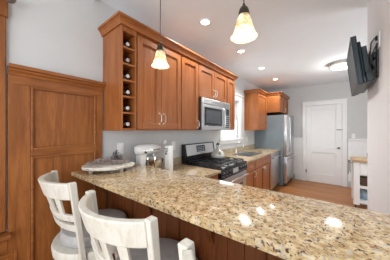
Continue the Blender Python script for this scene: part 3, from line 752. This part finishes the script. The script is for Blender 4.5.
build('hub', MB().cyl((mx, 1.275, mz + .19), (mx, 1.275, mz + .222), .022).cyl((mx, 1.275, mz + .10), (mx, 1.275, mz + .19), .006), 'steel', mxr, True)
bp = [(.045, .034), (.060, .036), (.092, .07), (.104, .12), (.106, .160), (.109, .163), (.104, .163), (.100, .12), (.088, .074), (.056, .042)]
build('bowl', MB().lathe([(r, mz + h) for r, h in bp], (mx + .01, 1.265, 0), 'z', 36), 'bowl', mxr, True)
build('bowl_handle', MB().tube([(mx + .095, 1.215, mz + .15), (mx + .125, 1.19, mz + .14), (mx + .125, 1.19, mz + .09), (mx + .088, 1.22, mz + .08)], .006, 8), 'bowl', mxr, True)
# white upright appliance
ap = thing('can_opener', 'upright white electric appliance to the right of the stand mixer', 'appliance', (-1.445, 1.34, mz))
build('housing', MB().box(-1.475, -1.400, 1.322, 1.385, mz, mz + .305, .008, 3), 'plastic', ap, True)
build('lever', MB().box(-1.465, -1.41, 1.308, 1.3215, mz + .245, mz + .282, .003), 'chrome', ap)
build('cutter', MB().cyl((-1.44, 1.3215, mz + .225), (-1.44, 1.310, mz + .225), .014), 'chrome', ap, True)

# outlets on the walls
def outlet_x(y, z, lb, x=WX, w_=.07, h_=.115):
    o = thing('outlet', lb, 'outlet', (x, y, z))
    build('plate', MB().box(x + .0005, x + .006, y - w_ / 2, y + w_ / 2, z - h_ / 2, z + h_ / 2, .002), 'plastic', o)
    build('sockets', MB().box(x + .006, x + .008, y - .017, y + .017, z + .008, z + .036, .002).box(x + .006, x + .008, y - .017, y + .017, z - .036, z - .008, .002), 'whiteg', o)
    return o
outlet_x(.945, 1.21, 'white wall outlet above the tray at the bar end')
outlet_x(1.70, 1.185, 'white wall outlet just left of the range backguard')
outlet_x(4.25, 1.17, 'white wall outlet between the window and the refrigerator')
pg = tag(build('plug_adapter', MB().box(WX + .001, WX + .04, 1.50, 1.545, 1.225, 1.272, .006, 2), 'plastic', None, True), 'small white plug-in unit on the wall above the white appliance', 'adapter')
sw = thing('light_switch', 'white light switch plate above the wainscot right of the far door', 'switch', (.35, FY, 1.26))
build('plate', MB().box(.315, .385, FY - .006, FY - .0005, 1.20, 1.315, .002), 'plastic', sw)
build('toggle', MB().box(.345, .355, FY - .016, FY - .006, 1.25, 1.27, .002), 'whiteg', sw)

# ------------------------------------------------------------------ ceiling lights
def downlight(x, y, lb):
    t_ = thing('recessed_light', lb, 'ceiling light', (x, y, CZ), 'recessed ceiling lights')
    build('trim_ring', MB().lathe([(.046, CZ - .001), (.072, CZ - .001), (.072, CZ - .004), (.066, CZ - .008), (.050, CZ - .008), (.046, CZ - .004)], (x, y, 0), 'z', 32, close=True), 'white', t_, True)
    build('lens', MB().cyl((x, y, CZ - .001), (x, y, CZ - .005), .0455, n=28), 'down', t_)
    lamp('downlight_lamp', 'SPOT', (x, y, CZ - .02), 30, (1, .98, .96), .022, spot=2.5)
for (x, y), lb in zip(((-1.14, 1.625), (-1.13, 2.57), (-1.125, 3.51), (-1.115, 4.49)), ('recessed ceiling light nearest the bar, between the two pendants', 'recessed ceiling light below the nearer pendant, second from the bar', 'recessed ceiling light third from the bar', 'recessed ceiling light farthest away, near the refrigerator')):
    downlight(x, y, lb)
fl = thing('flush_ceiling_light', 'round flush white ceiling light half hidden by the television', 'ceiling light', (.10, 4.15, CZ))
build('base_ring', MB().lathe([(.168, CZ - .001), (.176, CZ - .001), (.176, CZ - .045), (.190, CZ - .047), (.190, CZ - .060), (.168, CZ - .060)], (.10, 4.15, 0), 'z', 48, close=True), 'nickel', fl, True)
build('diffuser', MB().lathe([(.167, CZ - .002), (.167, CZ - .060), (.150, CZ - .078), (.11, CZ - .092), (.05, CZ - .100), (.01, CZ - .101)], (.10, 4.15, 0), 'z', 40), 'flush', fl, True)
lamp('flush_lamp', 'POINT', (.10, 4.15, CZ - .22), 7, (1, .97, .93), .1)

pdn = thing('pendant_light', 'x', 'pendant light', (0, 0, 0), 'alabaster bell pendants over the bar')
Z0 = 1.838
build('canopy', MB().lathe([(.058, CZ - .001), (.058, CZ - .008), (.045, CZ - .022), (.012, CZ - .028)], (0, 0, 0), 'z', 28), 'bronze', pdn, True)
build('cord', MB().cyl((0, 0, Z0 + .140), (0, 0, CZ - .025), .0028, n=8), 'blackm', pdn, True)
build('socket_cap', MB().lathe([(.005, Z0 + .160), (.008, Z0 + .147), (.015, Z0 + .142), (.022, Z0 + .130), (.026, Z0 + .112), (.027, Z0 + .102), (.020, Z0 + .101)], (0, 0, 0), 'z', 28), 'bronze', pdn, True)
so = [(.026, .102), (.031, .088), (.036, .070), (.040, .050), (.046, .030), (.053, .013), (.060, .002), (.062, .000)]
si = [(.060, .001), (.051, .014), (.044, .031), (.038, .051), (.034, .071), (.029, .088), (.023, .100)]
build('shade', MB().lathe([(r, Z0 + h) for r, h in so + si], (0, 0, 0), 'z', 40, close=True), 'shade', pdn, True)
build('bulb', MB().lathe([(.004, Z0 + .006), (.014, Z0 + .009), (.022, Z0 + .018), (.0245, Z0 + .029), (.021, Z0 + .042), (.013, Z0 + .058), (.011, Z0 + .080)], (0, 0, 0), 'z', 24), 'bulb', pdn, True)
for k, (x, y, lb) in enumerate(((-.940, .805, 'lit alabaster bell pendant hanging farther left over the bar, before the cherry doors'), (-.338, .80, 'larger-looking lit alabaster bell pendant hanging at the top middle'))):
    o = pdn if k == 0 else copy_tree(pdn)
    o.location = (x, y, 0); o['label'] = lb
    lamp('pendant_lamp', 'POINT', (x, y, Z0 - .006), .55, (1, .94, .85), .012)

# ------------------------------------------------------------------ television on the right wall
tv = thing('television', 'flat black television tilted down on a wall bracket at the right', 'television', (.25, 1.9, 2.0))
def tvbox(mb, a0, a1, y0, y1, s0, s1, bev=.0, seg=2):
    """a: thickness from the screen plane backwards, s: along the height from the bottom"""
    m2 = MB().box(a0, a1, y0, y1, s0, s1, bev, seg)
    m2.xf(Matrix.Translation((.138, 0, 1.745)) @ Matrix.Rotation(math.radians(-6.5), 4, 'Y'))
    me = bpy.data.meshes.new('tmp'); m2.bm.to_mesh(me); mb.bm.from_mesh(me); m2.bm.free(); bpy.data.meshes.remove(me)
    return mb
TY0, TY1, TH = 1.815, 2.435, .375
scr = MB(); tvbox(scr, 0, .003, TY0 + .022, TY1 - .022, .030, TH - .022)
bz = MB(); tvbox(bz, .0035, .030, TY0, TY1, 0, TH, .004); 
for a in ((TY0, TY0 + .022, 0, TH), (TY1 - .022, TY1, 0, TH), (TY0 + .022, TY1 - .022, 0, .03), (TY0 + .022, TY1 - .022, TH - .022, TH)): tvbox(bz, -.003, .0035, *a)
build('bezel', bz, 'tvcase', tv); build('screen', scr, 'screen', tv)
bk = MB(); tvbox(bk, .030, .052, TY0 + .03, TY1 - .03, .03, TH - .04, .010); tvbox(bk, .052, .082, TY0 + .04, TY1 - .12, .085, .29, .004); tvbox(bk, .052, .095, TY0 + .02, TY1 - .02, .012, .085, .008)
build('back_cover', bk, 'tvcase', tv)
sp_ = MB(); tvbox(sp_, .0305, .051, TY0 + .01, TY1 - .01, .004, .055, .006)
build('speaker_bar', sp_, 'tvcase', tv)
br_ = thing('television_bracket', 'black swing-arm wall bracket behind the television', 'bracket', (.25, 1.86, 1.9))
build('wall_plate', MB().box(.238, .2495, 1.835, 1.885, 1.79, 2.04, .003), 'blackm', br_)
build('arm', MB().box(.222, .237, 1.84, 2.02, 1.935, 1.975, .003).box(.222, .237, 1.84, 2.02, 1.855, 1.895, .003).cyl((.229, 2.015, 1.84), (.229, 2.015, 1.99), .010), 'blackm', br_)
build('mount_plate', MB().box(.210, .2205, 1.93, 2.14, 1.86, 2.02, .003), 'blackm', br_)
tag(build('power_cord', MB().tube([(.242, 1.845, 2.075), (.225, 1.83, 2.07), (.205, 1.80, 2.03), (.200, 1.795, 1.96), (.212, 1.795, 1.88), (.232, 1.80, 1.84)], .004, 8).box(.232, .2485, 1.835, 1.865, 2.06, 2.09, .003), 'blackm', None, True), 'black power cord looping from the plug down behind the television', 'cord')
tag(build('coax_cable', MB().tube([(.247, 1.815, 2.03), (.228, 1.812, 2.0), (.208, 1.808, 1.94), (.200, 1.803, 1.86), (.218, 1.806, 1.80), (.240, 1.812, 1.80)], .0035, 8), 'blackm', None, True), 'thin black cable curling beside the television bracket', 'cable')
ob = thing('television_outlet', 'white recessed outlet box on the wall above the television bracket', 'outlet', (.25, 1.815, 2.05))
build('plate', MB().box(.2425, .2495, 1.775, 1.832, 1.985, 2.10, .002), 'plastic', ob)

# ------------------------------------------------------------------ kitchen cart
cx0, cx1, cy0, cy1 = .262, .90, 4.30, 4.75
ca = thing('kitchen_cart', 'white kitchen cart with butcher block top by the far door', 'cart', (cx0, cy0, 0))
build('top', MB().box(cx0 - .02, cx1 + .02, cy0 - .03, cy1 + .02, .828, .872, .004, 2), 'block', ca)
for xx in (cx0, cx1 - .085):
    for yy in (cy0, cy1 - .085):
        lg = build('leg', MB().box(xx, xx + .085, yy, yy + .085, .055, .827, .004), 'white', ca)
        build('caster', MB().cyl((xx + .02, yy + .03, .0235), (xx + .04, yy + .03, .0235), .0235, n=20).box(xx + .015, xx + .045, yy + .02, yy + .04, .03, .055), 'blackm', lg, True)
build('apron', MB().box(cx0 + .085, cx1 - .085, cy0 + .02, cy1 - .02, .585, .827), 'white', ca)
cdw = build('drawer', MB().box(cx0 + .09, cx1 - .09, cy0 + .003, cy0 + .02, .60, .815, .003), 'white', ca)
build('knob', MB().cyl((.57, cy0 + .003, .71), (.57, cy0 - .015, .71), .012), 'nickel', cdw, True)
for zz in (.355, .085):
    build('shelf', MB().box(cx0 + .03, cx1 - .03, cy0 + .015, cy1 - .015, zz, zz + .045, .003), 'white', ca)
build('side_rail', MB().box(cx0 + .012, cx0 + .045, cy0 + .06, cy1 - .06, .50, .54, .002), 'white', ca)
build('towel_bar', MB().cyl((cx0 - .05, cy0 + .05, .80), (cx0 - .05, cy1 - .05, .80), .008).cyl((cx0 - .05, cy0 + .07, .80), (cx0, cy0 + .07, .80), .007).cyl((cx0 - .05, cy1 - .07, .80), (cx0, cy1 - .07, .80), .007), 'pewter', ca, True)
tw = MB()
tw.box(cx0 - .066, cx0 - .060, cy0 + .12, cy1 - .16, .56, .80, .002).box(cx0 - .040, cx0 - .034, cy0 + .12, cy1 - .16, .60, .80, .002).box(cx0 - .066, cx0 - .034, cy0 + .12, cy1 - .16, .8085, .813, .002)
tag(build('dish_towel', tw, 'towel'), 'dark grey dish towel hung on the side bar of the white cart', 'towel')
bs = MB().box(cx0 + .10, cx1 - .12, cy0 + .03, cy1 - .06, .401, .545, .01, 2)
for k in range(6): bs.box(cx0 + .097, cx1 - .117, cy0 + .027, cy1 - .057, .410 + k * .022, .419 + k * .022, .002)
tag(build('storage_basket', bs, 'basket'), 'dark brown woven basket on the middle shelf of the white cart', 'basket')
bgm = MB()
bmesh.ops.create_icosphere(bgm.bm, subdivisions=3, radius=1)
for v in bgm.bm.verts:
    n_ = 1 + .10 * math.sin(7 * v.co.x + 3 * v.co.z) + .08 * math.sin(9 * v.co.y + 5 * v.co.x)
    v.co = Vector((.40 + v.co.x * .10 * n_, 4.50 + v.co.y * .11 * n_, .2895 + max(v.co.z, -.75) * .105 * (n_ if v.co.z > -.7 else 1) + (0)))
zmin = min(v.co.z for v in bgm.bm.verts)
for v in bgm.bm.verts: v.co.z += .131 - zmin
tag(build('shopping_bag', bgm, 'bag', None, True), 'crumpled blue and white bag on the bottom shelf of the white cart', 'bag')
pb_ = thing('oil_bottle', 'dark slender bottle standing on the butcher block of the white cart', 'bottle', (.49, 4.5, .8725))
build('glass', MB().lathe([(.028, 0), (.031, .004), (.031, .10), (.012, .14), (.011, .165)], (.49, 4.5, .8728), 'z', 20), 'bottle', pb_, True)
build('cap', MB().lathe([(.013, .1655), (.013, .185), (.006, .190)], (.49, 4.5, .8728), 'z', 16), 'pewter', pb_, True)
